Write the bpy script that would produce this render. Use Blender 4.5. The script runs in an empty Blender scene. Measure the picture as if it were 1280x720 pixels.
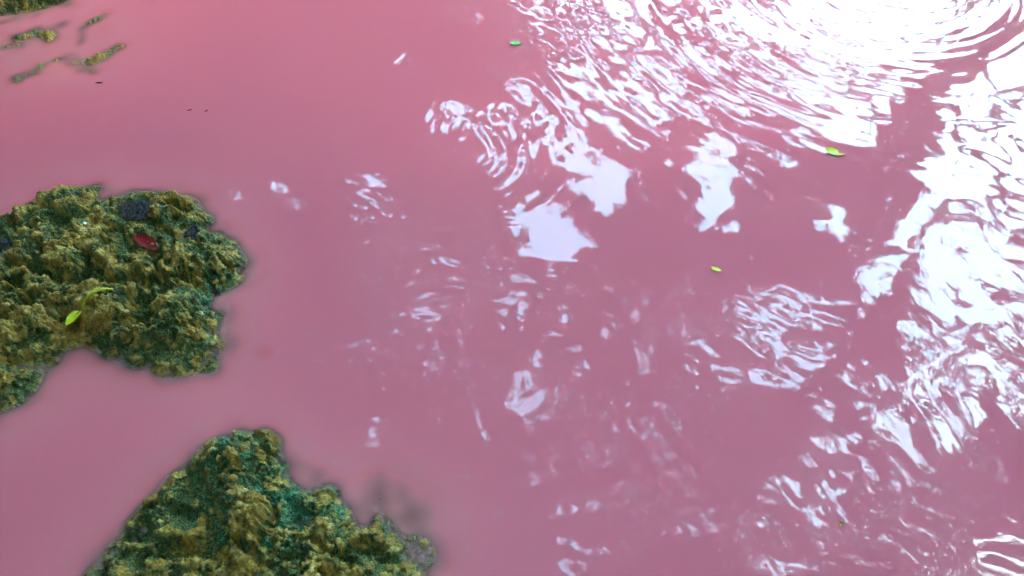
import bpy, math, random
import numpy as np
from mathutils import Vector
random.seed(7)
rng = np.random.default_rng(11)
sc = bpy.context.scene
C = sc.collection
R = math.radians

# ------------------------------------------------------------------ camera, sky, sun, exposure
CAM_Z, PITCH, HFOV = 1.6, 51.0, 66.0
cam_d = bpy.data.cameras.new('camera')
cam = bpy.data.objects.new('camera', cam_d)
C.objects.link(cam)
cam.location = (0, 0, CAM_Z)
cam.rotation_euler = (R(90 - PITCH), 0, 0)
cam_d.sensor_width = 36
cam_d.lens = 18 / math.tan(R(HFOV / 2))
cam_d.clip_start = 0.02
cam_d.clip_end = 2000
sc.camera = cam

SUN_EL, SUN_AZ = 54.0, 86.0            # azimuth clockwise from +y (away from the viewer) towards +x
w = bpy.data.worlds.new('World')
sc.world = w
w.use_nodes = True
nt = w.node_tree
nt.nodes.clear()
sky = nt.nodes.new('ShaderNodeTexSky')
sky.sky_type = 'NISHITA'
sky.sun_disc = False
sky.sun_elevation = R(SUN_EL)
sky.sun_rotation = R(SUN_AZ)
sky.air_density = 1.3
sky.dust_density = 0.8
sky.ozone_density = 0.0
bg = nt.nodes.new('ShaderNodeBackground')
bg.inputs['Strength'].default_value = 0.15
wo = nt.nodes.new('ShaderNodeOutputWorld')
wb = nt.nodes.new('ShaderNodeMix')          # white balance of the picture: cool, a little green
wb.data_type = 'RGBA'
wb.blend_type = 'MULTIPLY'
wb.inputs[0].default_value = 1.0
wb.inputs[7].default_value = (0.80, 1.14, 1.0, 1)
nt.links.new(sky.outputs[0], wb.inputs[6])
nt.links.new(wb.outputs[2], bg.inputs[0])
nt.links.new(bg.outputs[0], wo.inputs[0])

sun_d = bpy.data.lights.new('sun', 'SUN')
sun_d.energy = 0.5
sun_d.angle = R(14)
sun_d.color = (1.0, 0.95, 0.88)
sun = bpy.data.objects.new('sun', sun_d)
C.objects.link(sun)
sun_dir = Vector((math.sin(R(SUN_AZ)) * math.cos(R(SUN_EL)), math.cos(R(SUN_AZ)) * math.cos(R(SUN_EL)), math.sin(R(SUN_EL))))
sun.rotation_euler = sun_dir.to_track_quat('Z', 'Y').to_euler()
sun.location = sun_dir * 30

sc.view_settings.view_transform = 'Standard'
sc.view_settings.look = 'None'
sc.view_settings.exposure = 5.85
sc.view_settings.gamma = 1
sc.cycles.use_denoising = True
sc.cycles.max_bounces = 6
sc.cycles.diffuse_bounces = 3
sc.cycles.glossy_bounces = 3
sc.cycles.transparent_max_bounces = 12
sc.cycles.caustics_reflective = False
sc.cycles.caustics_refractive = False

# ------------------------------------------------------------------ helpers
FPX = 640 / math.tan(R(HFOV / 2))
_sp, _cp = math.sin(R(PITCH)), math.cos(R(PITCH))


def at(px, py, z=0.0):
    """metres on the level plane z for a spot measured in the 1280 x 720 photograph"""
    u, v = (px - 640) / FPX, (360 - py) / FPX
    dx, dy, dz = u, _cp + v * _sp, -_sp + v * _cp
    t = (z - CAM_Z) / dz
    return (dx * t, dy * t)


def tag(o, label=None, cat=None, group=None, kind=None):
    for k, v in (('label', label), ('category', cat), ('group', group), ('kind', kind)):
        if v:
            o[k] = v
    return o


def empty(name, loc=(0, 0, 0)):
    o = bpy.data.objects.new(name, None)
    o.empty_display_size = 0.05
    o.location = loc
    C.objects.link(o)
    return o


def mesh_np(name, verts, quads, mat, parent=None, smooth=True, loc=None):
    """verts (n,3), quads (m,k) -> one linked mesh object"""
    me = bpy.data.meshes.new(name)
    verts = np.ascontiguousarray(verts, np.float32)
    quads = np.ascontiguousarray(quads, np.int32)
    n, m, k = len(verts), len(quads), quads.shape[1]
    me.vertices.add(n)
    me.vertices.foreach_set('co', verts.ravel())
    me.loops.add(m * k)
    me.loops.foreach_set('vertex_index', quads.ravel())
    me.polygons.add(m)
    me.polygons.foreach_set('loop_start', np.arange(0, m * k, k, dtype=np.int32))
    me.polygons.foreach_set('use_smooth', np.full(m, smooth, dtype=bool))
    me.update(calc_edges=True)
    me.validate()
    if mat:
        me.materials.append(mat)
    o = bpy.data.objects.new(name, me)
    C.objects.link(o)
    if parent:
        o.parent = parent
    if loc is not None:
        o.location = loc
    return o


def attr(o, name, values):
    a = o.data.attributes.new(name, 'FLOAT', 'POINT')
    a.data.foreach_set('value', np.ascontiguousarray(values, np.float32).ravel())


def grid_faces(ny, nx):
    i = np.arange(ny * nx).reshape(ny, nx)
    return np.stack([i[:-1, :-1], i[:-1, 1:], i[1:, 1:], i[1:, :-1]], -1).reshape(-1, 4)


def _hash(ix, iy, iz, seed):
    h = (ix.astype(np.int64) * 374761393 + iy.astype(np.int64) * 668265263 + iz.astype(np.int64) * 2147483647 + seed * 1274126177) & 0xFFFFFFFF
    h = ((h ^ (h >> 13)) * 1274126177) & 0xFFFFFFFF
    h = ((h ^ (h >> 16)) * 2246822519) & 0xFFFFFFFF
    return h ^ (h >> 15)


_G = rng.normal(size=(256, 3))
_G /= np.linalg.norm(_G, axis=1)[:, None]


def noise(x, y, z=0.0, seed=0):
    """gradient noise, about -0.9 .. 0.9"""
    x, y, z = np.broadcast_arrays(np.asarray(x, float), np.asarray(y, float), np.asarray(z, float))
    ix, iy, iz = np.floor(x), np.floor(y), np.floor(z)
    fx, fy, fz = x - ix, y - iy, z - iz
    s = lambda t: t * t * t * (t * (t * 6 - 15) + 10)
    u, v, q = s(fx), s(fy), s(fz)
    out = 0
    flat = not np.any(fz)
    for a in (0, 1):
        for b in (0, 1):
            for c in ((0,) if flat else (0, 1)):
                g = _G[_hash(ix + a, iy + b, iz + c, seed) & 255]
                d = g[..., 0] * (fx - a) + g[..., 1] * (fy - b) + g[..., 2] * (fz - c)
                out = out + d * (u if a else 1 - u) * (v if b else 1 - v) * (q if c else 1 - q)
    return out * 1.5


def fbm(x, y, z=0.0, seed=0, octv=4, gain=0.5):
    s, a, t = 0, 1, 0
    for k in range(octv):
        f = 2.03 ** k
        s = s + a * noise(np.asarray(x) * f + 3.1 * k, np.asarray(y) * f + 1.7 * k, np.asarray(z) * f, seed + k)
        t += a
        a *= gain
    return s / t


def cells(x, y, z, seed):
    """distance to the nearest scattered seed and a random value of that seed's cell"""
    x = x + 0.35 * noise(x * 0.6, y * 0.6, z * 0.6, seed + 7)
    ix, iy, iz = np.floor(x), np.floor(y), np.floor(z)
    best = np.full(np.shape(x), 9.0)
    val = np.zeros(np.shape(x))
    for a in (-1, 0, 1):
        for b in (-1, 0, 1):
            for c in (-1, 0, 1):
                h = _hash(ix + a, iy + b, iz + c, seed)
                qx, qy, qz = ix + a + (h & 255) / 255.0, iy + b + ((h >> 8) & 255) / 255.0, iz + c + ((h >> 16) & 255) / 255.0
                d = (x - qx) ** 2 + (y - qy) ** 2 + (z - qz) ** 2
                m = d < best
                best = np.where(m, d, best)
                val = np.where(m, ((h >> 20) & 1023) / 1023.0, val)
    return np.sqrt(best), val


def inside(px, py, poly):
    r = np.zeros(np.shape(px), bool)
    n = len(poly)
    for i in range(n):
        x0, y0 = poly[i]
        x1, y1 = poly[(i + 1) % n]
        if y0 == y1:
            continue
        c = ((y0 > py) != (y1 > py)) & (px < (x1 - x0) * (py - y0) / (y1 - y0) + x0)
        r ^= c
    return r


def dist_line(px, py, pts, closed=False):
    d = np.full(np.shape(px), 1e9)
    n = len(pts)
    for i in range(n if closed else max(1, n - 1)):
        a, b = pts[i], pts[(i + 1) % n]
        ex, ey = b[0] - a[0], b[1] - a[1]
        L = ex * ex + ey * ey + 1e-12
        t = np.clip(((px - a[0]) * ex + (py - a[1]) * ey) / L, 0, 1)
        d = np.minimum(d, np.hypot(px - a[0] - t * ex, py - a[1] - t * ey))
    return d


def sdist(px, py, poly):
    d = dist_line(px, py, poly, True)
    return np.where(inside(px, py, poly), d, -d)


class NT:
    """short-hand for building a material"""
    def __init__(self, name):
        self.m = bpy.data.materials.new(name)
        self.m.use_nodes = True
        self.t = self.m.node_tree
        self.t.nodes.clear()

    def n(self, kind, props=None, **ins):
        nd = self.t.nodes.new('ShaderNode' + kind)
        for k, v in (props or {}).items():
            setattr(nd, k, v)
        for k, v in ins.items():
            s = nd.inputs[int(k[1:])] if k[0] == '_' and k[1:].isdigit() else nd.inputs[k.replace('_', ' ')]
            if isinstance(v, bpy.types.NodeSocket):
                self.t.links.new(v, s)
            else:
                s.default_value = v
        return nd

    def ramp(self, fac, stops):
        nd = self.t.nodes.new('ShaderNodeValToRGB')
        cr = nd.color_ramp
        while len(cr.elements) < len(stops):
            cr.elements.new(0.5)
        for e, (p, c) in zip(cr.elements, stops):
            e.position = p
            e.color = (c, c, c, 1) if isinstance(c, (int, float)) else (*c, 1)
        self.t.links.new(fac, nd.inputs[0])
        return nd.outputs[0]

    def mix(self, f, a, b, mode='MIX'):
        nd = self.t.nodes.new('ShaderNodeMix')
        nd.data_type = 'RGBA'
        nd.blend_type = mode
        for v, i in ((f, 0), (a, 6), (b, 7)):
            if isinstance(v, bpy.types.NodeSocket):
                self.t.links.new(v, nd.inputs[i])
            else:
                nd.inputs[i].default_value = v if i == 0 else (*v, 1)
        return nd.outputs[2]

    def out(self, sh):
        o = self.t.nodes.new('ShaderNodeOutputMaterial')
        self.t.links.new(sh, o.inputs[0])
        return self.m


# ------------------------------------------------------------------ materials
def water_material():
    b = NT('milky pink water')
    a = b.n('Attribute', {'attribute_name': 'depth'})
    e = b.n('Math', {'operation': 'MULTIPLY'}, _0=a.outputs['Fac'], _1=-1 / 0.014)
    ex = b.n('Math', {'operation': 'EXPONENT'}, _0=e.outputs[0])
    op = b.n('Math', {'operation': 'SUBTRACT'}, _0=1.0, _1=ex.outputs[0])
    tc = b.n('TexCoord')
    n1 = b.n('TexNoise', Vector=tc.outputs['Object'], Scale=1.3, Detail=5.0, Roughness=0.55, Distortion=0.8)
    n2 = b.n('TexNoise', Vector=tc.outputs['Object'], Scale=420.0, Detail=2.0)
    col = b.mix(b.ramp(n1.outputs['Fac'], [(0.3, 0.0), (0.7, 1.0)]), (0.520, 0.097, 0.128), (0.535, 0.107, 0.134))
    col = b.mix(b.ramp(n2.outputs['Fac'], [(0.35, 0.0), (0.65, 1.0)]), col, b.mix(1.0, col, (0.94, 0.94, 0.96), 'MULTIPLY'))
    bf = b.n('NewGeometry').outputs['Backfacing']
    side = b.n('Math', {'operation': 'MULTIPLY_ADD'}, _0=bf, _1=-2.0, _2=1.0)      # level surface, seen from above or below
    up = b.n('CombineXYZ', X=0.0, Y=0.0, Z=side.outputs[0])
    dif = b.n('BsdfDiffuse', Color=col, Normal=up.outputs[0])
    tr = b.n('BsdfTransparent')
    fwd = b.n('BsdfTranslucent', Color=(0.80, 0.66, 0.68, 1), Normal=up.outputs[0])
    cloud = b.n('AddShader', _0=dif.outputs[0], _1=fwd.outputs[0])
    murk = b.n('MixShader', _0=op.outputs[0], _1=tr.outputs[0], _2=cloud.outputs[0])
    rp = b.n('Attribute', {'attribute_name': 'ripple'}).outputs['Fac']
    st = b.n('Mapping', Vector=tc.outputs['Object'], Scale=(1.0, 0.55, 1.0), Rotation=(0, 0, R(35)))
    c1 = b.n('TexNoise', Vector=st.outputs[0], Scale=75.0, Detail=2.0, Roughness=0.55, Distortion=0.5).outputs['Fac']
    c2 = b.n('Math', {'operation': 'MULTIPLY'}, _0=c1, _1=rp)
    bump = b.n('Bump', Strength=1.0, Distance=0.00022, Height=c2.outputs[0])
    fr = b.n('Fresnel', IOR=1.34, Normal=bump.outputs[0])
    gl = b.n('BsdfGlossy', Roughness=0.004, Normal=bump.outputs[0])
    s = b.n('MixShader', _0=fr.outputs[0], _1=murk.outputs[0], _2=gl.outputs[0])
    return b.out(s.outputs[0])


def rock_material(name, seed, teal=0.5):
    b = NT(name)
    tc = b.n('TexCoord')
    off = b.n('VectorMath', {'operation': 'ADD'}, _0=tc.outputs['Object'], _1=(seed * 3.1, seed * 1.7, seed))
    P = off.outputs[0]
    big = b.n('TexNoise', Vector=P, Scale=9.0, Detail=4.0, Roughness=0.6).outputs['Fac']
    mid = b.n('TexNoise', Vector=P, Scale=38.0, Detail=5.0, Roughness=0.65).outputs['Fac']
    fin = b.n('TexNoise', Vector=P, Scale=240.0, Detail=4.0, Roughness=0.7).outputs['Fac']
    tl = b.n('TexNoise', Vector=P, Scale=6.5, Detail=6.0, Roughness=0.7, Distortion=0.6).outputs['Fac']
    lum = b.n('Attribute', {'attribute_name': 'lump'}).outputs['Fac']
    alg = b.n('Attribute', {'attribute_name': 'algae'}).outputs['Fac']
    tan = b.ramp(mid, [(0.25, (0.10, 0.055, 0.010)), (0.42, (0.38, 0.19, 0.020)), (0.56, (0.60, 0.36, 0.060)), (0.72, (0.78, 0.57, 0.25))])
    moss = b.ramp(fin, [(0.3, (0.014, 0.024, 0.008)), (0.5, (0.070, 0.100, 0.018)), (0.66, (0.26, 0.29, 0.08))])
    teal_c = b.ramp(fin, [(0.3, (0.01, 0.06, 0.035)), (0.5, (0.03, 0.19, 0.075)), (0.66, (0.26, 0.52, 0.27))])
    m1 = b.n('Math', {'operation': 'MULTIPLY_ADD'}, _0=lum, _1=1.5, _2=-0.55)
    m2 = b.n('Math', {'operation': 'MULTIPLY_ADD'}, _0=big, _1=2.6, _2=-1.22)
    m3 = b.n('Math', {'operation': 'ADD'}, _0=m1.outputs[0], _1=m2.outputs[0])
    col = b.mix(b.ramp(m3.outputs[0], [(0.2, 0.0), (0.75, 1.0)]), moss, tan)
    t1 = b.n('Math', {'operation': 'MULTIPLY_ADD'}, _0=tl, _1=2.6, _2=-1.95 + teal)
    t2 = b.n('Math', {'operation': 'ADD'}, _0=t1.outputs[0], _1=alg)
    t3 = b.n('Math', {'operation': 'MULTIPLY_ADD'}, _0=lum, _1=-0.5, _2=t2.outputs[0])
    col = b.mix(b.ramp(t3.outputs[0], [(0.1, 0.0), (0.55, 0.92)]), col, teal_c)
    sp = b.ramp(fin, [(0.0, 0.40), (0.40, 0.70), (0.55, 1.0), (0.75, 1.5)])
    col = b.mix(1.0, col, sp, 'MULTIPLY')
    z = b.n('SeparateXYZ', _0=tc.outputs['Object']).outputs[2]       # pale silt colour under water, put in to brighten the dark rim
    z = b.n('MapRange', Value=z, From_Min=0.0015, From_Max=-0.007, To_Min=0.0, To_Max=0.85).outputs[0]
    col = b.mix(z, col, (0.52, 0.34, 0.28))
    h = b.n('Math', {'operation': 'MULTIPLY_ADD'}, _0=mid, _1=0.5, _2=fin)
    bump = b.n('Bump', Strength=1.0, Distance=0.006, Height=h.outputs[0])
    pr = b.n('BsdfPrincipled', Base_Color=col, Roughness=0.38, Normal=bump.outputs[0])
    return b.out(pr.outputs[0])


def plain(name, col, rough=0.6, var=0.25, scale=60.0, transl=None, spec=0.5):
    b = NT(name)
    tc = b.n('TexCoord')
    nz = b.n('TexNoise', Vector=tc.outputs['Object'], Scale=scale, Detail=4.0, Roughness=0.6).outputs['Fac']
    lo = tuple(c * (1 - var) for c in col)
    hi = tuple(min(1, c * (1 + var)) for c in col)
    cc = b.ramp(nz, [(0.3, lo), (0.7, hi)])
    pr = b.n('BsdfPrincipled', Base_Color=cc, Roughness=rough)
    pr.inputs['Specular IOR Level'].default_value = spec
    if transl:
        t = b.n('BsdfTranslucent', Color=cc)
        mx = b.n('MixShader', _0=transl, _1=pr.outputs[0], _2=t.outputs[0])
        return b.out(mx.outputs[0])
    return b.out(pr.outputs[0])


M_water = water_material()
M_leafcrown = plain('canopy foliage', (0.085, 0.115, 0.035), 0.55, 0.4, 1.5, 0.5, 0.3)
M_bark = plain('bark', (0.10, 0.075, 0.05), 0.85, 0.35, 9.0)
M_soil = plain('forest floor soil', (0.09, 0.07, 0.045), 0.9, 0.4, 2.0)
M_bed = plain('pond mud', (0.16, 0.08, 0.09), 0.9, 0.2, 4.0)

# ------------------------------------------------------------------ rocks standing in the water
ROCK_TOPS = []          # (x, y, z) clouds of every rock, for the depth of the murky water over them


def make_rock(name, polys, H, seed, label, res=0.0021, w_in=0.035, slope=0.7, lumps=(), hollows=(), floor=-0.075,
              rough=1.0, teal=0.5, algae_fn=None, cuts=(), ridges=(), soft=(), cat='rock'):
    polys = [[at(*p) for p in poly] for poly in polys]
    lumps = [([at(*p) for p in pts], h, wd) for pts, h, wd in lumps]
    hollows = [(at(x, y), r, d) for x, y, r, d in hollows]
    cuts = [([at(*p) for p in pts], dep, wd) for pts, dep, wd in cuts]
    ridges = [([at(*p) for p in pts], dep, wd) for pts, dep, wd in ridges]
    soft = [(at(x, y), r) for x, y, r in soft]
    allp = [p for poly in polys for p in poly] + [p for l in lumps for p in l[0]]
    ax = np.array(allp)
    x0, y0 = ax.min(0) - 0.12
    x1, y1 = ax.max(0) + 0.12
    xs = np.arange(x0, x1, res)
    ys = np.arange(y0, y1, res)
    X, Y = np.meshgrid(xs, ys)
    wx = X + 0.022 * fbm(X * 14, Y * 14, 0, seed + 1, 3)
    wy = Y + 0.022 * fbm(X * 14, Y * 14, 0, seed + 5, 3)
    h = np.full(X.shape, -9.0)
    gentle = np.zeros_like(X)
    for (qx, qy), r in soft:
        gentle = np.maximum(gentle, np.exp(-((X - qx) ** 2 + (Y - qy) ** 2) / r ** 2))
    slope = slope * (1 - gentle) + 0.32 * gentle
    for poly in polys:
        d = sdist(wx, wy, poly)
        h = np.maximum(h, np.where(d > 0, H * (1 - np.exp(-d / w_in)) + 0.004, np.maximum(d * slope, -0.2) + 0.004) if H > 0 else H + 0.012 * fbm(X * 22, Y * 22, 0.6, seed + 2, 3) + np.minimum(0, d) * slope)
    for pts, lh, lw in lumps:
        d = dist_line(wx, wy, pts)
        h = np.maximum(h, lh + 0.014 * fbm(X * 38, Y * 38, 0.9, seed + 6, 3) - np.maximum(0, d / lw) ** 1.6 * 0.035)
    hb = h.copy()
    amp = rough * np.clip((h + 0.012) / 0.03, 0.12, 1)
    big = fbm(X * 9, Y * 9, 0, seed + 11, 3)
    h = h + amp * 0.020 * big
    # rounded knobs parted by sharp creases
    def billow(s, sd, warp=0.35):
        qx = X * s + warp * noise(X * s * 0.7, Y * s * 0.7, 0.5, sd + 3)
        qy = Y * s + warp * noise(X * s * 0.7, Y * s * 0.7, 7.5, sd + 4)
        return np.abs(noise(qx, qy, 0.37, sd))
    b1, b2, b3, b4 = billow(11, seed + 21), billow(27, seed + 22), billow(64, seed + 23), billow(140, seed + 24)
    for pts, dep, wd in ridges:
        h = h + dep * np.exp(-(dist_line(wx, wy, pts) / wd) ** 2)
    pits = np.clip(fbm(X * 19, Y * 19, 3.3, seed + 31, 3) - 0.12, 0, 1)
    small_pits = np.clip(noise(X * 75, Y * 75, 0.7, seed + 32) - 0.22, 0, 1)
    h = h + amp * (0.046 * (b1 - 0.22) + 0.012 * (b2 - 0.22) + 0.016 * fbm(X * 30, Y * 30, 1.3, seed + 33, 4, 0.6)) - amp * np.minimum(0.16 * pits, 0.035) - amp * np.minimum(0.05 * small_pits, 0.016)
    for pts, lv, wd in cuts:
        k = np.exp(-(dist_line(wx, wy, pts) / wd) ** 4)
        h = h * (1 - k) + np.minimum(h, lv + 0.25 * (h - lv)) * k
    for (hx, hy), r, lv in hollows:
        k = np.exp(-(np.hypot(wx - hx, wy - hy) / r) ** 6)
        h = h * (1 - k) + lv * k
    h = np.maximum(h, floor - 0.12)
    V = np.stack([X, Y, h], -1)
    # push the fine knobs out along the surface, so that steep flanks are rough and overhang a little
    gy, gx = np.gradient(h, res)
    gx, gy = np.clip(gx, -2.2, 2.2), np.clip(gy, -2.2, 2.2)
    N = np.stack([-gx, -gy, np.ones_like(h)], -1)
    N /= np.linalg.norm(N, axis=-1, keepdims=True)
    c3 = np.abs(noise(X * 85, Y * 85, h * 85, seed + 41))
    c4 = noise(X * 190, Y * 190, h * 190, seed + 43)
    c5 = noise(X * 330, Y * 330, h * 330, seed + 44)
    f1, k1 = cells(X * 42, Y * 42, h * 42, seed + 45)
    f2, k2 = cells(X * 100, Y * 100, h * 100, seed + 46)
    fine = amp * (0.004 * (b3 - 0.2) + 0.006 * (c3 - 0.2) + 0.0050 * c4 + 0.0034 * c5 + 0.006 * (k1 - 0.5) - 0.006 * (f1 - 0.4) + 0.005 * (k2 - 0.5) - 0.004 * (f2 - 0.4))
    V = V + N * fine[..., None]
    lump = np.clip(0.5 + 0.9 * (b1 - 0.22) + 0.9 * (b2 - 0.2) + 0.7 * (b3 - 0.2) + 4.5 * (h - hb) + 0.5 * (c3 - 0.2) + 0.2 * c4 + 0.5 * (k1 - 0.5) + 0.3 * (k2 - 0.5) - 0.3 * (f1 - 0.4), 0, 1)
    alg = algae_fn(X, Y, V[..., 2]) if algae_fn else np.clip(0.35 - V[..., 2] / 0.06, -0.3, 0.5)
    F = grid_faces(len(ys), len(xs))
    ok = (V[..., 2].ravel()[F].max(1) > floor)
    F = F[ok]
    used, inv = np.unique(F, return_inverse=True)
    vv = V.reshape(-1, 3)[used]
    F = inv.reshape(-1, 4)
    base = np.array([vv[:, 0].mean(), vv[:, 1].mean(), 0.0])
    ROCK_TOPS.append(vv.copy())
    o = mesh_np(name, vv - base, F, rock_material('limestone ' + str(seed), seed, teal), loc=base)
    attr(o, 'lump', lump.ravel()[used])
    attr(o, 'algae', alg.ravel()[used])
    tag(o, label, cat)
    return o, (X, Y, V[..., 2])


def alg_main(X, Y, Z):
    x, y = at(255, 380)
    return np.clip(0.30 - Z / 0.06, -0.45, 0.4) + 1.4 * np.exp(-((X - x) ** 2 + (Y - y) ** 2) / 0.13 ** 2)


def alg_low(X, Y, Z):
    x, y = at(345, 640)
    x2, y2 = at(300, 545)
    return np.clip(0.25 - Z / 0.06, -0.3, 0.4) + 0.85 * np.exp(-((X - x) ** 2 + (Y - y) ** 2) / 0.13 ** 2) + 0.85 * np.exp(-((X - x2) ** 2 + (Y - y2) ** 2) / 0.10 ** 2)


rock_main, grid_main = make_rock(
    'boulder',
    [[(-60, 300), (-20, 285), (30, 270), (75, 245), (118, 238), (130, 255), (150, 250), (195, 243), (240, 258), (262, 280), (290, 305), (300, 335),
      (290, 352), (262, 372), (270, 395), (258, 418), (272, 436), (262, 458), (215, 463), (165, 455), (130, 440), (95, 425), (70, 450), (20, 452), (-60, 470)]],
    0.066, 3, 'big craggy limestone boulder with a red leaf and a yellow leaf lying on it',
    hollows=[(176, 277, 0.058, 0.032), (241, 307, 0.034, 0.032), (4, 322, 0.048, 0.032), (184, 326, 0.038, 0.036), (186, 392, 0.034, 0.006), (178, 418, 0.024, 0.008), (50, 262, 0.022, 0.02), (90, 298, 0.026, 0.010), (114, 290, 0.024, 0.010),
             (228, 284, 0.019, 0.010), (146, 320, 0.020, 0.018), (118, 356, 0.018, 0.014), (64, 362, 0.020, 0.014), (212, 376, 0.016, 0.012)],
    cuts=[([(78, 288), (100, 286), (128, 268)], 0.006, 0.024), ([(216, 268), (240, 274)], 0.006, 0.016), ([(150, 300), (160, 322)], 0.012, 0.018), ([(118, 336), (122, 356)], 0.008, 0.016),
          ([(122, 364), (150, 366), (195, 370)], 0.008, 0.016), ([(205, 346), (212, 366), (207, 390)], 0.012, 0.012), ([(25, 344), (60, 356), (110, 370)], 0.008, 0.018),
          ([(-10, 368), (40, 374)], 0.008, 0.015), ([(88, 408), (74, 430)], 0.004, 0.024), ([(235, 358), (262, 372)], 0.008, 0.012), ([(40, 392), (60, 402), (85, 394)], 0.012, 0.014),
          ([(60, 322), (72, 338)], 0.014, 0.012), ([(195, 292), (220, 306)], 0.014, 0.012), ([(98, 440), (150, 446), (200, 448), (245, 450)], 0.014, 0.030), ([(136, 250), (142, 276)], 0.008, 0.014),
          ([(-10, 405), (25, 412)], 0.012, 0.014), ([(45, 430), (62, 436)], 0.010, 0.02)],
    ridges=[([(78, 338), (110, 345)], 0.016, 0.025), ([(130, 338), (180, 330)], 0.016, 0.028), ([(228, 332), (275, 340)], 0.014, 0.03), ([(5, 385), (70, 360)], 0.016, 0.025),
            ([(135, 395), (160, 392)], 0.016, 0.028), ([(165, 240), (215, 246), (255, 275)], 0.012, 0.022), ([(30, 262), (110, 240)], 0.010, 0.03), ([(195, 275), (225, 285)], 0.012, 0.02)],
    soft=[(300, 335, 0.10), (272, 405, 0.13), (130, 245, 0.05), (250, 250, 0.08), (215, 465, 0.06)],
    teal=-0.05, algae_fn=alg_main)
rock_small, _ = make_rock(
    'boulder', [[(-60, 462), (10, 458), (42, 462), (48, 478), (40, 492), (20, 506), (0, 520), (-60, 545)]],
    0.034, 17, 'small green mossy rock at the left edge, just below the big boulder', lumps=[([(48, 458), (60, 462)], -0.003, 0.05)], teal=0.25)
rock_low, _ = make_rock(
    'boulder',
    [[(95, 800), (110, 722), (142, 686), (168, 652), (195, 622), (226, 590), (258, 563), (292, 548), (326, 552), (342, 578), (352, 605), (384, 616), (398, 630), (425, 642), (448, 654),
      (470, 648), (488, 652), (492, 680), (512, 712), (520, 800)]],
    0.062, 29, 'jagged rock with ochre ridge and bright teal algae at the bottom of the picture',
    lumps=[([(300, 590), (285, 640), (310, 660), (325, 690)], 0.105, 0.05), ([(395, 618), (415, 618)], 0.008, 0.02),
           ([(388, 598), (425, 636), (455, 652)], -0.004, 0.07), ([(478, 616), (500, 635), (515, 642)], -0.0015, 0.08), ([(520, 675), (535, 700)], 0.000, 0.07), ([(345, 580), (372, 590)], -0.002, 0.04), ([(415, 655), (400, 660)], -0.002, 0.03)],
    hollows=[(192, 678, 0.026, 0.006), (385, 658, 0.022, -0.004)],
    cuts=[([(248, 615), (268, 645), (283, 668), (272, 700)], 0.010, 0.026), ([(222, 645), (250, 668)], 0.020, 0.018), ([(350, 648), (345, 700)], 0.014, 0.014), ([(395, 688), (440, 708)], 0.012, 0.014),
          ([(212, 706), (250, 700)], 0.016, 0.016), ([(300, 575), (275, 600)], 0.02, 0.012), ([(360, 620), (372, 650)], 0.012, 0.014), ([(450, 690), (480, 700)], 0.010, 0.012), ([(320, 700), (335, 720)], 0.02, 0.014)],
    soft=[(350, 580, 0.08), (400, 640, 0.10), (450, 640, 0.09), (530, 700, 0.12)],
    teal=0.72, algae_fn=alg_low)
rock_ledge, _ = make_rock(
    'reef_ledge', [[(-40, 38), (20, 40), (70, 30), (135, 18), (138, 40), (118, 58), (148, 66), (125, 92), (70, 92), (30, 102), (-10, 90), (-40, 70)]],
    -0.030, 41, 'drowned mossy rock ledge whose crooked ridges just break the surface', cat='rock ledge', slope=0.8,
    lumps=[([(22, 47), (45, 40), (62, 46)], 0.007, 0.050), ([(-5, 61), (26, 57)], -0.004, 0.05), ([(62, 38), (80, 29)], -0.003, 0.045),
           ([(101, 54), (102, 40), (112, 28)], -0.001, 0.032), ([(112, 28), (131, 19)], 0.003, 0.034), ([(20, 98), (42, 90)], 0.004, 0.045), ([(50, 82), (60, 78), (84, 74)], 0.000, 0.030),
           ([(84, 74), (112, 80)], -0.002, 0.055), ([(112, 76), (130, 70), (147, 59)], 0.003, 0.045), ([(104, 87), (116, 89)], -0.001, 0.036)],
    rough=0.75, teal=0.0, floor=-0.09)
rock_corner, _ = make_rock(
    'boulder', [[(-40, -60), (80, -60), (84, 4), (60, 8), (30, 12), (10, 18), (-40, 24)]],
    0.05, 53, 'dark rock in the top left corner above the drowned ledge', lumps=[([(20, 22), (42, 18)], -0.002, 0.05), ([(0, 28), (8, 27)], 0.002, 0.03)], teal=0.05)
stone, _ = make_rock('stone', [], 0.02, 61, 'ochre stone blurred under the murky water right of the big boulder', lumps=[([(328, 440), (332, 442)], -0.012, 0.03)],
                     rough=0.3, floor=-0.05, cat='stone', teal=-0.2)

# ------------------------------------------------------------------ the water sheet: real ripples
FX0, FX1, FY0, FY1, FS = -2.55, 2.55, 0.35, 3.45, 0.0052


def axis(a, b, lo, hi, step):
    mid = np.arange(a, b + step / 2, step)
    left, right, s, v = [], [], step, a
    while v > lo:
        s *= 1.25
        v -= s
        left.append(max(v, lo))
    s, v = step, mid[-1]
    while v < hi:
        s *= 1.25
        v += s
        right.append(min(v, hi))
    return np.concatenate([left[::-1], mid, right])


gx_, gy_ = axis(FX0, FX1, -12, 12, FS), axis(FY0, FY1, -6, 12, FS)
X, Y = np.meshgrid(gx_, gy_)


def blob(px, py, r, ry=None):
    x, y = at(px, py)
    return np.exp(-(((X - x) / r) ** 2 + ((Y - y) / (ry or r)) ** 2))


Z = np.zeros_like(X)
wob = 0.03 * fbm(X * 3.0, Y * 3.0, 0.3, 71, 2)


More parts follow.
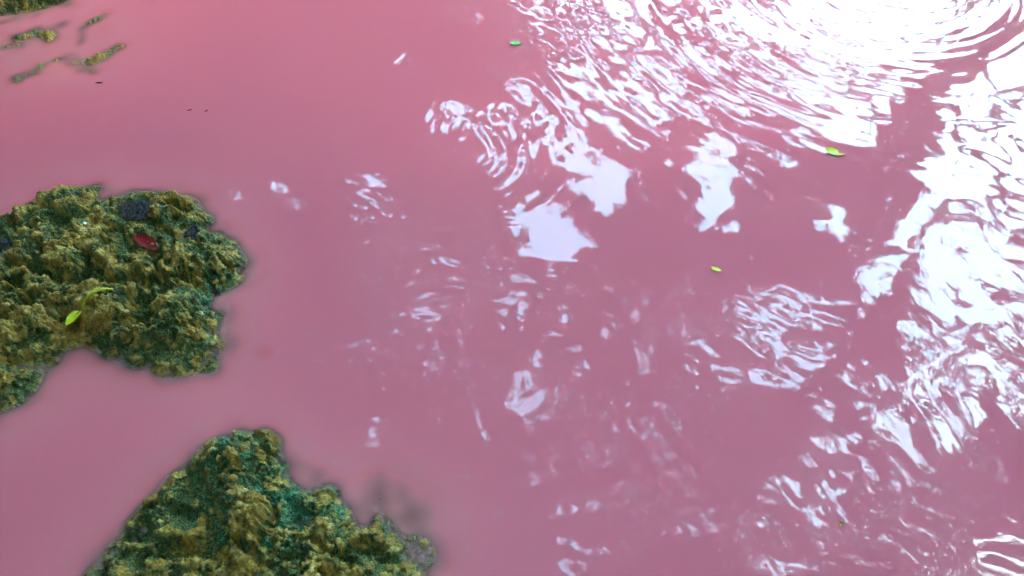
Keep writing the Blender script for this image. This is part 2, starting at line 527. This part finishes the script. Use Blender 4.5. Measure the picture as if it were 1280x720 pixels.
def ring(px, py, lam, slope, r0, r1, soft=0.08, ph=0.0, wobble=1.0, sector=None):
    """rings running out from where something touched the surface"""
    global Z
    x, y = at(px, py)
    r = np.hypot(X - x, Y - y) + wob * wobble
    k = 2 * math.pi / lam
    env = 1 / (1 + np.exp(-(r - r0) / soft)) / (1 + np.exp((r - r1) / soft))
    if sector is not None:
        a0, wdt = sector
        th = np.arctan2(Y - y, X - x)
        env = env * np.exp(-(((th - R(a0) + math.pi) % (2 * math.pi) - math.pi) / R(wdt)) ** 2)
    Z += slope / k * env * np.cos(k * r + ph)


def chop(scale, slope, env, seed, sx=1.0, sy=1.0, rot=0.0):
    global Z
    c, s = math.cos(R(rot)), math.sin(R(rot))
    u, v = (X * c + Y * s) / (scale * sx), (-X * s + Y * c) / (scale * sy)
    Z += slope * scale * 0.55 * noise(u, v, 0.41, seed) * env


# amplitude map: lively upper right, calm left and a calm tongue right of the middle
tongue = np.clip(1 - 1.0 * blob(1080, 260, 0.22, 0.35) - 0.7 * blob(1160, 120, 0.25, 0.3) - 0.5 * blob(1080, 420, 0.15, 0.2), 0.03, 1)
calm = np.clip(1 - 0.97 * blob(710, 258, 0.22, 0.19) - 0.85 * blob(890, 240, 0.10, 0.16), 0.04, 1) * tongue
mid = (0.05 + 0.11 * blob(850, 560, 1.0, 0.45) + 0.9 * blob(830, 40, 0.60, 0.45) + 0.35 * blob(680, 180, 0.35, 0.2) + 0.6 * blob(930, 230, 0.3, 0.35) + 0.8 * blob(1240, 360, 0.35, 0.3)
       + 0.7 * blob(970, 430, 0.25, 0.2) + 0.7 * blob(1200, 530, 0.28, 0.2) + 0.35 * blob(500, 330, 0.3, 0.3) + 0.5 * blob(1010, 610, 0.25, 0.12)
       + 0.35 * blob(720, 690, 0.4, 0.12) + 0.4 * blob(1180, 690, 0.4, 0.12) + 0.3 * blob(500, 620, 0.3, 0.2) + 0.2 * blob(40, 510, 0.2, 0.1) + 0.4 * blob(645, 490, 0.12))
mid = np.clip(mid, 0, 1) * calm
chop(0.24, 0.022, mid, 81)
chop(0.11, 0.034, mid, 82)
chop(0.055, 0.022, mid, 83)
chop(0.026, 0.010, mid, 85)
chop(0.45, 0.008, np.clip(0.25 + mid, 0, 1) * calm, 84)
chop(0.06, 0.004 + 0.012 * blob(850, 560, 1.0, 0.45), calm, 86, 0.6, 1.5, 20)


def arcs(px, py, lam, along, slope, env, seed):
    """broken wave crests bent round a centre"""
    global Z
    x, y = at(px, py)
    r = np.hypot(X - x, Y - y) + 0.6 * wob
    th = np.arctan2(Y - y, X - x)
    Z += slope * lam * 0.5 * env * noise(r / lam, th * 1.1 / along, 0.4, seed)


arcs(1105, -15, 0.085, 0.50, 0.070, np.clip(blob(830, 60, 0.62, 0.5) * 1.2, 0, 1) * calm, 181)
arcs(1105, -15, 0.032, 0.22, 0.045, np.clip(blob(860, 60, 0.60, 0.45) * 1.2, 0, 1) * calm, 182)
chop(0.060, 0.030, blob(640, 165, 0.24, 0.14), 183, 0.6, 1.6, -15)
chop(0.030, 0.020, blob(575, 160, 0.20, 0.14), 184, 0.7, 1.5, -10)
chop(0.085, 0.055, blob(965, 445, 0.20, 0.16), 185, 1.5, 0.8, -35)
chop(0.045, 0.030, blob(965, 445, 0.22, 0.18), 190, 1.8, 0.7, -35)
chop(0.090, 0.060, blob(1215, 530, 0.22, 0.15), 186, 0.8, 1.4, 10)
chop(0.040, 0.030, blob(1215, 545, 0.22, 0.15), 191, 0.7, 1.8, 15)
chop(0.055, 0.045, blob(1025, 610, 0.16, 0.10), 187, 0.6, 1.8, 20)
chop(0.050, 0.050, blob(530, 340, 0.32, 0.26) * calm, 189, 2.6, 0.6, -8)
chop(0.026, 0.010, blob(530, 340, 0.36, 0.30) * calm, 195, 2.6, 0.6, 6)
chop(0.030, 0.025, blob(500, 260, 0.20, 0.12), 192, 1.8, 0.6, -30)
chop(0.030, 0.022, blob(720, 690, 0.50, 0.10), 193, 0.6, 1.8, 10)
chop(0.030, 0.022, blob(1150, 660, 0.50, 0.14), 194, 1.8, 0.7, -20)
arcs(1260, 180, 0.090, 0.30, 0.035, blob(1240, 360, 0.35, 0.35) * tongue, 188)
arcs(450, 300, 0.050, 0.16, 0.040, blob(520, 330, 0.30, 0.30), 189)
ring(1105, -15, 0.080, 0.010, 0.02, 0.55, 0.06, 0.0, 1.0)
ring(1115, -25, 0.046, 0.011, 0.02, 0.60, 0.06, 0.0, 0.8)
arcs(1105, -15, 0.040, 0.50, 0.028, blob(1100, 50, 0.40, 0.45), 196)
arcs(1300, 150, 0.060, 0.40, 0.036, blob(1260, 200, 0.30, 0.40), 197)
ring(1105, -15, 0.105, 0.034, 0.5, 1.30, 0.12, 0.4, 1.8, (208, 34))
ring(560, 190, 0.060, 0.045, 0.10, 0.28, 0.04, 0.0, 0.8, (0, 55))
ring(880, 240, 0.08, 0.012, 0.08, 0.3, 0.05, 0.0, 1.2)
ring(985, 375, 0.10, 0.020, 0.06, 0.24, 0.04, 0.3, 1.0, (250, 60))
ring(1225, 545, 0.09, 0.022, 0.05, 0.18, 0.04, 0.0, 1.2, (200, 80))
ring(645, 470, 0.05, 0.035, 0.03, 0.10, 0.02, 0.0, 1.0, (-60, 50))

# depth of water over the rocks, for how much of them shows through the murk
depth = np.full(X.shape, 0.5)
fx = np.arange(FX0, FX1 + FS / 2, FS)
nxl = int(np.searchsorted(gx_, FX0 - 1e-6))
nyl = int(np.searchsorted(gy_, FY0 - 1e-6))
top = np.full(X.shape, -0.5)
for v in ROCK_TOPS:
    ix = np.round((v[:, 0] - FX0) / FS).astype(int) + nxl
    iy = np.round((v[:, 1] - FY0) / FS).astype(int) + nyl
    ok = (ix >= 0) & (iy >= 0) & (ix < X.shape[1]) & (iy < X.shape[0]) & (v[:, 0] > FX0) & (v[:, 1] > FY0) & (v[:, 0] < FX1) & (v[:, 1] < FY1)
    np.maximum.at(top, (iy[ok], ix[ok]), v[ok, 2])
top = np.maximum(top, -0.12)
for _ in range(14):
    t2 = top.copy()
    t2[1:-1, 1:-1] = (top[1:-1, 1:-1] * 2 + top[:-2, 1:-1] + top[2:, 1:-1] + top[1:-1, :-2] + top[1:-1, 2:]) / 6
    top = np.where(top > 0.004, top, t2)
depth = np.where(top < -0.115, 0.5, np.maximum(0.0, -top))
water = mesh_np('water', np.stack([X, Y, Z], -1).reshape(-1, 3), grid_faces(*X.shape), M_water)
attr(water, 'depth', depth)
attr(water, 'ripple', np.clip(0.12 + 1.0 * mid + 0.3 * calm * fbm(X * 3, Y * 3, 0.2, 77, 2), 0.05, 1))
tag(water, kind='structure')

# rainwater left in hollows of the big boulder
M_pool = NT('still dark water')
_b = M_pool
_d = _b.n('BsdfDiffuse', Color=(0.050, 0.043, 0.052, 1))
_t = _b.n('BsdfTransparent', Color=(0.5, 0.5, 0.6, 1))
_mm = _b.n('MixShader', _0=0.6, _1=_t.outputs[0], _2=_d.outputs[0])
_g = _b.n('BsdfGlossy', Roughness=0.03)
_f = _b.n('Fresnel', IOR=1.45)
M_pool = _b.out(_b.n('MixShader', _0=_f.outputs[0], _1=_mm.outputs[0], _2=_g.outputs[0]).outputs[0])


def surf_z(px, py, r=0.01, q=0.5, zguess=0.05):
    x, y = at(px, py, zguess)
    gX, gY, gZ = grid_main
    m = np.hypot(gX - x, gY - y) < r
    return x, y, float(np.quantile(gZ[m], q))


def puddle(px, py, rx, ry, lift, label):
    x, y = at(px, py, 0.045)
    z = 0.033
    n = 28
    an = np.linspace(0, 2 * math.pi, n, endpoint=False)
    rr = 1 + 0.12 * np.sin(3 * an + px) + 0.08 * np.sin(5 * an)
    v = [(0, 0, 0)] + [(rx * a * math.cos(t), ry * a * math.sin(t), 0) for a, t in zip(rr, an)]
    f = [(0, 1 + i, 1 + (i + 1) % n) for i in range(n)]
    o = mesh_np('puddle', np.array(v), np.array(f), M_pool, loc=(x, y, z + lift))
    tag(o, label, 'puddle', 'puddles in the hollows of the big boulder')


puddle(176, 262, 0.062, 0.040, 0.014, 'dark puddle in the largest hollow near the top edge of the big boulder')
puddle(241, 293, 0.028, 0.030, 0.010, 'small dark puddle in the hollow on the right of the big boulder')
puddle(6, 307, 0.045, 0.034, 0.010, 'dark puddle in the hollow at the left edge of the picture')

# ------------------------------------------------------------------ leaves, twigs
def leaf_mesh(name, L, W, mat, parent=None, curl=0.25, fold=0.2, n=8, loc=(0, 0, 0), rot=(0, 0, 0), twist=0.0):
    v, f = [], []
    for i in range(n + 1):
        t = i / n
        wd = W * math.sin(math.pi * min(1, t * 0.97 + 0.02)) ** 0.75 * (1 - 0.25 * t)
        y = (t - 0.5) * L
        zz = curl * L * (t - 0.5) ** 2
        for j, s in enumerate((-1, -0.5, 0, 0.5, 1)):
            v.append((s * wd / 2, y, zz + fold * abs(s) * wd / 2 + twist * s * wd * (t - 0.5) + 0.0015))
    m = 5
    for i in range(n):
        for j in range(m - 1):
            a = i * m + j
            f.append((a, a + 1, a + m + 1, a + m))
    k = len(v)
    v += [(x, y, z - 0.0008) for x, y, z in v]
    f += [(d + k, c + k, b_ + k, a + k) for a, b_, c, d in f]
    o = mesh_np(name, np.array(v), np.array(f), mat, parent, loc=loc)
    o.rotation_euler = rot
    return o


def tube(name, pts, r0, r1, mat, parent=None, n=8, loc=None):
    pts = [Vector(p) for p in pts]
    v, f = [], []
    for i, p in enumerate(pts):
        d = (pts[min(i + 1, len(pts) - 1)] - pts[max(i - 1, 0)]).normalized()
        a = d.orthogonal().normalized()
        c = d.cross(a)
        r = r0 + (r1 - r0) * i / (len(pts) - 1)
        for k in range(n):
            t = 2 * math.pi * k / n
            v.append(p + (a * math.cos(t) + c * math.sin(t)) * r)
    for i in range(len(pts) - 1):
        for k in range(n):
            f.append((i * n + k, i * n + (k + 1) % n, (i + 1) * n + (k + 1) % n, (i + 1) * n + k))
    return mesh_np(name, np.array([tuple(p) for p in v]), np.array(f), mat, parent, loc=loc)


M_lime = plain('lime leaf', (0.62, 0.62, 0.02), 0.4, 0.25, 90, 0.3)
M_green = plain('bright green leaf', (0.12, 0.42, 0.02), 0.4, 0.3, 90, 0.3)
M_yel = plain('yellow leaf', (0.80, 0.62, 0.03), 0.4, 0.2, 90, 0.3)
M_red = plain('wet red leaf', (0.17, 0.004, 0.007), 0.6, 0.5, 70, None, 0.15)
M_dark = plain('dead leaf', (0.02, 0.014, 0.016), 0.5, 0.3, 90)
M_brown = plain('brown seed', (0.35, 0.14, 0.03), 0.5, 0.3, 120)
M_white = plain('white shell', (0.75, 0.74, 0.68), 0.5, 0.1, 200)


def floating(px, py, L, W, rz, mat, label, name='floating_leaf', cat='leaf', rx=0.0, **kw):
    x, y = at(px, py)
    i = int(np.argmin(abs(gx_ - x)))
    j = int(np.argmin(abs(gy_ - y)))
    z = float(Z[max(0, j - 3):j + 4, max(0, i - 3):i + 4].max())
    o = leaf_mesh(name, L, W, mat, loc=(x, y, z), rot=(rx, 0, R(rz)), **kw)
    tag(o, label, cat)
    return o


floating(645, 55, 0.045, 0.026, 95, M_green, 'bright green leaf floating left of the white ripples', twist=0.3, rx=0.15)
floating(1043, 191, 0.065, 0.036, 80, M_lime, 'largest lime green leaf floating beside the calm pink tongue', twist=0.5, rx=0.2)
floating(895, 337, 0.032, 0.016, 60, M_yel, 'small yellow leaf floating near the middle of the pond', twist=0.2)
o = floating(1050, 655, 0.012, 0.012, 20, M_brown, 'tiny orange brown seed floating near the bottom right', 'seed', 'seed', fold=0.5)
floating(124, 104, 0.026, 0.008, 88, M_dark, 'dark sliver of dead leaf floating below the drowned ledge', 'leaf_sliver', 'debris')
floating(237, 138, 0.018, 0.006, 120, M_dark, 'left one of two black specks floating right of the ledge', 'leaf_sliver', 'debris')
floating(258, 139, 0.014, 0.006, 140, M_dark, 'right one of two black specks floating right of the ledge', 'leaf_sliver', 'debris')
o = floating(54, 86, 0.055, 0.009, 200, M_green, 'narrow green grass blade lying on the drowned ledge', 'grass_blade', 'grass blade', rx=0.15)
o.location.z += 0.008

# on the big boulder
x, y, z = surf_z(186, 312, 0.022, 0.8, 0.046)
lf = empty('red_leaf', (x, y, z + 0.020))
tag(lf, 'wet dark red leaf lying in a hollow of the big boulder', 'leaf')
o = leaf_mesh('blade', 0.078, 0.040, M_red, lf, curl=-0.3, fold=0.35, rot=(0.15, 0.1, R(62)))
vr = tube('midrib', [(0.032, -0.017, 0.004), (0.0, 0.0, 0.004), (-0.034, 0.018, 0.002)], 0.0012, 0.0006, plain('red vein', (0.26, 0.02, 0.02), 0.4, 0.1), lf, 6)
x, y, z = surf_z(97, 402, 0.012, 0.9, 0.05)
ll = empty('yellow_leaf', (x, y, z + 0.010))
tag(ll, 'folded yellow green leaf with a curved stalk lying on the big boulder', 'leaf')
leaf_mesh('blade', 0.052, 0.024, M_lime, ll, curl=0.1, fold=0.7, rot=(0.1, 0.25, R(-28)))
x2, y2, z2 = surf_z(125, 384, 0.01, 0.95, 0.05)
x3, y3, z3 = surf_z(153, 379, 0.01, 0.95, 0.05)
P0, P1, P2 = Vector((0.012, 0.02, 0.004)), Vector((x2 - x, y2 - y, z2 - z + 0.014)), Vector((x3 - x, y3 - y, z3 - z + 0.006))
pts = [(P0 * (1 - t) ** 2 + P1 * 2 * t * (1 - t) + P2 * t * t) for t in np.linspace(0, 1, 9)]
tube('stalk', pts, 0.0042, 0.0022, M_lime, ll, 8)
x, y, z = surf_z(112, 288, 0.008, 0.95, 0.05)
tag(leaf_mesh('shell_chip', 0.012, 0.009, M_white, loc=(x, y, z + 0.002), rot=(0.3, 0.2, 1)), 'tiny white shell chip on top of the big boulder', 'shell')

# ------------------------------------------------------------------ ground, pond bed
a = np.linspace(0, 2 * math.pi, 97)[:-1]
rad = [6.0, 9.5, 10.2, 11.5, 14, 20, 40, 120, 500]
hts = [-0.8, -0.6, -0.1, 0.35, 0.9, 1.8, 2.5, 3, 3]
V = []
for r, hh in zip(rad, hts):
    for t in a:
        rr = r * (1 + 0.06 * math.sin(3 * t + 1) + 0.04 * math.sin(7 * t)) if r > 7 else r
        V.append((rr * math.cos(t), rr * math.sin(t) + 3, hh + (0.1 * math.sin(9 * t + r) if r > 10 else 0)))
n = len(a)
F = [(i * n + k, i * n + (k + 1) % n, (i + 1) * n + (k + 1) % n, (i + 1) * n + k) for i in range(len(rad) - 1) for k in range(n)]
tag(mesh_np('ground', np.array(V), np.array(F), M_soil), kind='structure')
V = [(0, 3, -0.9)] + [(6.1 * math.cos(t), 6.1 * math.sin(t) + 3, -0.78) for t in a]
tag(mesh_np('pond_bed', np.array(V), np.array([(0, 1 + k, 1 + (k + 1) % n) for k in range(n)]), M_bed), kind='structure')

# ------------------------------------------------------------------ trees: their canopy closes over the pond, its openings mirror in the water
HC = 7.0
MIR = (HC + CAM_Z) / CAM_Z           # a spot of water mirrors the canopy this many times farther out


def op(*pts):
    return [(x * MIR, y * MIR) for x, y in (at(*p) for p in pts)]


OPENINGS = [
    op((935, -70), (945, -60), (1280, -70), (1275, -60), (1262, 8), (1222, 45), (1180, 72), (1148, 100), (1120, 115), (1112, 150), (1085, 182), (1040, 182), (1000, 150), (972, 95), (955, 30)),
    op((1335, -90), (1335, 330), (1290, 300), (1240, 318), (1205, 330), (1140, 318), (1105, 300), (1150, 262), (1158, 232), (1130, 216), (1165, 200), (1175, 165), (1200, 140), (1178, 118), (1232, 82), (1285, 40), (1310, -60), (1315, -90)),
    op((1180, 300), (1215, 318), (1300, 395), (1300, 428), (1230, 388), (1160, 330)),
    op((1070, 345), (1100, 325), (1140, 328), (1120, 345), (1092, 375), (1075, 370)),
    op((638, 262), (690, 249), (738, 308), (712, 319), (665, 316)),
    op((716, 235), (750, 194), (792, 230), (777, 258), (755, 266)),
    op((680, 155), (705, 150), (732, 180), (745, 196), (720, 212), (692, 190)),
    op((858, 178), (898, 168), (917, 200), (912, 216), (906, 285), (885, 292), (873, 250), (865, 215)),
    op((700, 62), (760, 90), (830, 140), (815, 165), (765, 150), (722, 110)),
    op((730, -20), (850, -40), (848, 15), (828, 32), (785, 20)),
    op((855, 15), (895, 30), (942, 72), (925, 88), (875, 52)),
    op((835, 82), (860, 95), (892, 132), (872, 138), (842, 108)),
    op((650, 5), (690, 10), (735, 30), (725, 36), (690, 25)), op((655, 40), (700, 60), (720, 90), (700, 82)), op((640, 95), (680, 115), (710, 150), (690, 150), (660, 125)),
    op((780, 60), (810, 70), (870, 120), (860, 128), (820, 100)), op((900, 90), (940, 110), (960, 135), (940, 140), (915, 120)), op((880, -30), (930, -30), (950, 20), (925, 18)),
    op((965, 165), (1000, 170), (1010, 185), (985, 190)), op((600, 150), (620, 140), (640, 165), (620, 180)), op((605, 195), (640, 185), (650, 205), (620, 215)),
    op((1150, 330), (1190, 345), (1230, 400), (1210, 405), (1170, 370)), op((1240, 335), (1300, 345), (1300, 375), (1260, 365)), op((1215, 425), (1300, 440), (1300, 462), (1230, 450)),
    op((1120, 400), (1150, 395), (1165, 420), (1140, 430)), op((1175, 395), (1200, 410), (1195, 435), (1178, 425)),
    op((738, 18), (782, 42), (762, 46)), op((905, 0), (935, 15), (960, 50), (940, 40)), op((940, 140), (965, 150), (962, 168), (945, 160)),
    op((1142, 438), (1192, 440), (1182, 482), (1168, 545), (1118, 542), (1148, 500)),
    op((1202, 470), (1290, 485), (1290, 520), (1215, 540), (1222, 505)),
    op((1090, 545), (1120, 552), (1166, 582), (1140, 582), (1100, 562)),
    op((1215, 695), (1300, 685), (1300, 705), (1220, 715)),
    op((938, 362), (985, 357), (1058, 378), (1042, 386), (985, 372)),
    op((925, 392), (960, 395), (978, 430), (960, 450), (930, 440)), op((880, 435), (905, 430), (900, 455), (882, 455)), op((975, 405), (1005, 410), (1000, 450), (980, 440)),
    op((1020, 275), (1045, 262), (1062, 282), (1040, 300)), op((1115, 470), (1130, 475), (1130, 492), (1118, 488)), op((632, 478), (660, 455), (660, 515), (640, 520)),
    op((1005, 590), (1040, 585), (1045, 620), (1020, 625)), op((445, 225), (470, 228), (480, 250), (460, 248)), op((330, 228), (352, 230), (350, 240), (335, 238)),
    op((525, 375), (548, 372), (548, 405), (528, 402)), op((555, 135), (590, 140), (588, 160), (560, 158)), op((1060, 485), (1085, 480), (1090, 500), (1070, 510)),
    op((960, 700), (1000, 695), (1000, 712), (965, 712)), op((735, 665), (748, 665), (750, 690), (740, 695)), op((700, 665), (715, 668), (718, 680), (705, 680)),
]
OPENINGS.append([(-0.4, -2.0), (0.5, -2.7), (1.5, -2.2), (1.4, -1.0), (0.4, -0.7)])      # unseen opening added overhead and behind, to brighten the near water
for k in range(110):
    px, py = random.uniform(520, 1290), random.uniform(-30, 720)
    if 1010 < px < 1180 and 80 < py < 450:
        continue
    s = random.uniform(2, 5)
    OPENINGS.append(op((px - s, py), (px, py - s * .7), (px + s, py), (px, py + s * .7)))
for k in range(85):                     # slits between twigs
    px, py = random.uniform(430, 1270), random.uniform(330, 715)
    if (1010 < px < 1150 and py < 430) or (px < 640 and py > 500):
        continue
    L, t, q = random.uniform(5, 14), random.uniform(0, 3.14), random.uniform(0.7, 1.4)
    cx, cy = L * math.cos(t), L * math.sin(t)
    OPENINGS.append(op((px - cx, py - cy), (px + q * math.sin(t), py - q * math.cos(t)), (px + cx, py + cy), (px - q * math.sin(t), py + q * math.cos(t))))
for k in range(26):
    px, py = random.gauss(540, 90), random.gauss(350, 80)
    s = random.uniform(2, 6)
    OPENINGS.append(op((px - s, py), (px, py - s * .4), (px + s, py), (px, py + s * .4)))
TWIGS = [op((925, 20), (1000, 62), (1090, 78), (1195, 55)), op((950, 92), (1040, 124), (1125, 106)), op((955, -25), (1060, 12), (1160, 18), (1255, -12)), op((1000, -60), (1100, -30), (1200, -40)),
         op((1300, 105), (1240, 150), (1185, 172)), op((1300, 245), (1200, 268), (1140, 302)), op((1235, 85), (1256, 200), (1222, 310)), op((960, 50), (1060, 100), (1100, 160))]
BB = [(min(p[0] for p in o), min(p[1] for p in o), max(p[0] for p in o), max(p[1] for p in o)) for o in OPENINGS]


def clearance(px, py):
    """signed distance (m) of spots of the canopy sheet from the nearest opening: negative inside one"""
    best = np.full(len(px), 1.2)
    for poly, (a0, b0, a1, b1) in zip(OPENINGS, BB):
        m = (px > a0 - 1) & (px < a1 + 1) & (py > b0 - 1) & (py < b1 + 1)
        if m.any():
            best[m] = np.minimum(best[m], -sdist(px[m], py[m], poly))
    return best


def leaf_cards(P, size, up_tilt=0.6):
    """pointed leaves (two bent halves) at the points P"""
    n = len(P)
    th = rng.uniform(0, 2 * math.pi, n)
    nrm = np.stack([rng.normal(0, up_tilt, n), rng.normal(0, up_tilt, n), np.ones(n)], -1)
    nrm /= np.linalg.norm(nrm, axis=1)[:, None]
    d = np.stack([np.cos(th), np.sin(th), np.zeros(n)], -1)
    d -= nrm * (d * nrm).sum(1)[:, None]
    d /= np.linalg.norm(d, axis=1)[:, None]
    s = np.cross(nrm, d)
    L, W = size[:, None], (size * rng.uniform(0.4, 0.6, n))[:, None]
    V = np.stack([P - d * L / 2, P + s * W / 2 + nrm * W * 0.15, P + d * L / 2, P - s * W / 2 + nrm * W * 0.15], 1)
    i = np.arange(n)[:, None] * 4
    return V.reshape(-1, 3), np.concatenate([i + [[0, 1, 2]], i + [[0, 2, 3]]])


trunks = [(-8.5, 5.0), (-9.2, 12.0), (-3.5, 14.5), (4.0, 15.5), (10.5, 11.5), (9.8, 3.5), (5.5, -5.5), (-5.5, -5.0)]
names = ['left', 'far left', 'far middle', 'far right', 'right', 'near right', 'behind right', 'behind left']


def canopy_points(n, x0, x1, y0, y1):
    return rng.uniform(x0, x1, n), rng.uniform(y0, y1, n)


px, py = canopy_points(520000, -13, 13, -6, 19)
nz = 0.05 * fbm(px * 2.2, py * 2.2, 0, 91, 3)
cl = clearance(px, py) + nz
small = (cl < 0.45)
size = np.where(small, rng.uniform(0.11, 0.20, len(px)), rng.uniform(0.32, 0.5, len(px)))
tw = np.full(len(px), 9.0)
for t in TWIGS:
    tw = np.minimum(tw, dist_line(px + 3 * nz, py - 3 * nz, t))
keep = ((cl > size * 0.22) | ((rng.uniform(size=len(px)) < 0.03) & (nz > 0.003)) | (tw < 0.075)) & (small | (rng.uniform(size=len(px)) < 0.32))
px, py, size, small, cl = px[keep], py[keep], size[keep], small[keep], cl[keep]
pz = HC + rng.uniform(-0.35, 0.5, len(px)) + np.where(small, 0, rng.uniform(0, 0.5, len(px))) + 0.25 * noise(px * 0.5, py * 0.5, 0, 95)
sc_ = (pz + CAM_Z) / (HC + CAM_Z)     # openings slope the way the light falls in through them
P = np.stack([px * sc_, py * sc_, pz], -1)
bx, by = rng.uniform(-19, 19, 60000), rng.uniform(-15, 23, 60000)  # unseen outer leaves added to close off light from behind and the sides
m = (np.abs(bx) > 15) | (by < -7) | (by > 21)
bx, by = bx[m], by[m]
P = np.concatenate([P, np.stack([bx, by, HC + rng.uniform(-0.4, 1.8, len(bx))], -1)])
size = np.concatenate([size, rng.uniform(0.55, 0.85, len(bx))])
near = np.argmin((P[:, :1] - np.array([t[0] for t in trunks])[None]) ** 2 + (P[:, 1:2] - np.array([t[1] for t in trunks])[None]) ** 2, 1)
for k, (tx, ty) in enumerate(trunks):
    root = empty('tree', (tx, ty, 0.2))
    tag(root, 'tall leafy tree on the %s bank, its canopy closing over the pond' % names[k], 'tree', 'trees around the pond')
    o3 = np.array([tx, ty, 0.2])
    m = near == k
    v, f = leaf_cards(P[m], size[m])
    mesh_np('crown', v - o3, f, M_leafcrown, root, smooth=False)
    lean = Vector((-tx, 3 - ty, 0)) * 0.08
    pts = [Vector((0, 0, -0.6)) + lean * (t * t) + Vector((0.15 * math.sin(3 * t + k), 0.15 * math.cos(4 * t), 8.1 * t)) for t in np.linspace(0, 1, 9)]
    tube('trunk', pts, 0.28, 0.12, M_bark, root, 12)

# an added, unseen belt of bushy trees, shutting out the low sky
n = 5200
th = rng.uniform(0, 2 * math.pi, n)
rr = np.sqrt(rng.uniform(0, 1, n)) * 3.2
zz = rng.uniform(0.2, 6.6, n)
rr *= np.clip(1.15 - (zz / 7.4) ** 3, 0.2, 1)
v, f = leaf_cards(np.stack([rr * np.cos(th), rr * np.sin(th), zz], -1), rng.uniform(0.5, 0.9, n), 1.2)
belt = None
NB = 20
for k in range(NB):
    t = 2 * math.pi * k / NB + random.uniform(-0.06, 0.06)
    r = random.uniform(15.5, 18)
    root = empty('tree', (r * math.cos(t), r * math.sin(t) + 5, 0.5))
    root.rotation_euler = (0, 0, random.uniform(0, 6.28))
    g = 1.0 if root.location.x > 4 and root.location.y > 0 else 1.45     # taller on the left and behind, to dim the water there
    root.scale = (1, 1, g)
    tag(root, 'dense bushy tree added in an unseen belt that shuts out the low sky', 'tree', 'added belt trees around the pond')
    if belt is None:
        belt = (mesh_np('crown', v, f, M_leafcrown, root, smooth=False),
                tube('trunk', [(0, 0, -0.6), (0.1, 0, 2), (0.15, 0.1, 4), (0.1, 0.1, 6.2)], 0.3, 0.1, M_bark, root, 10))
    else:
        for b_ in belt:
            c = b_.copy()
            c.parent = root
            C.objects.link(c)
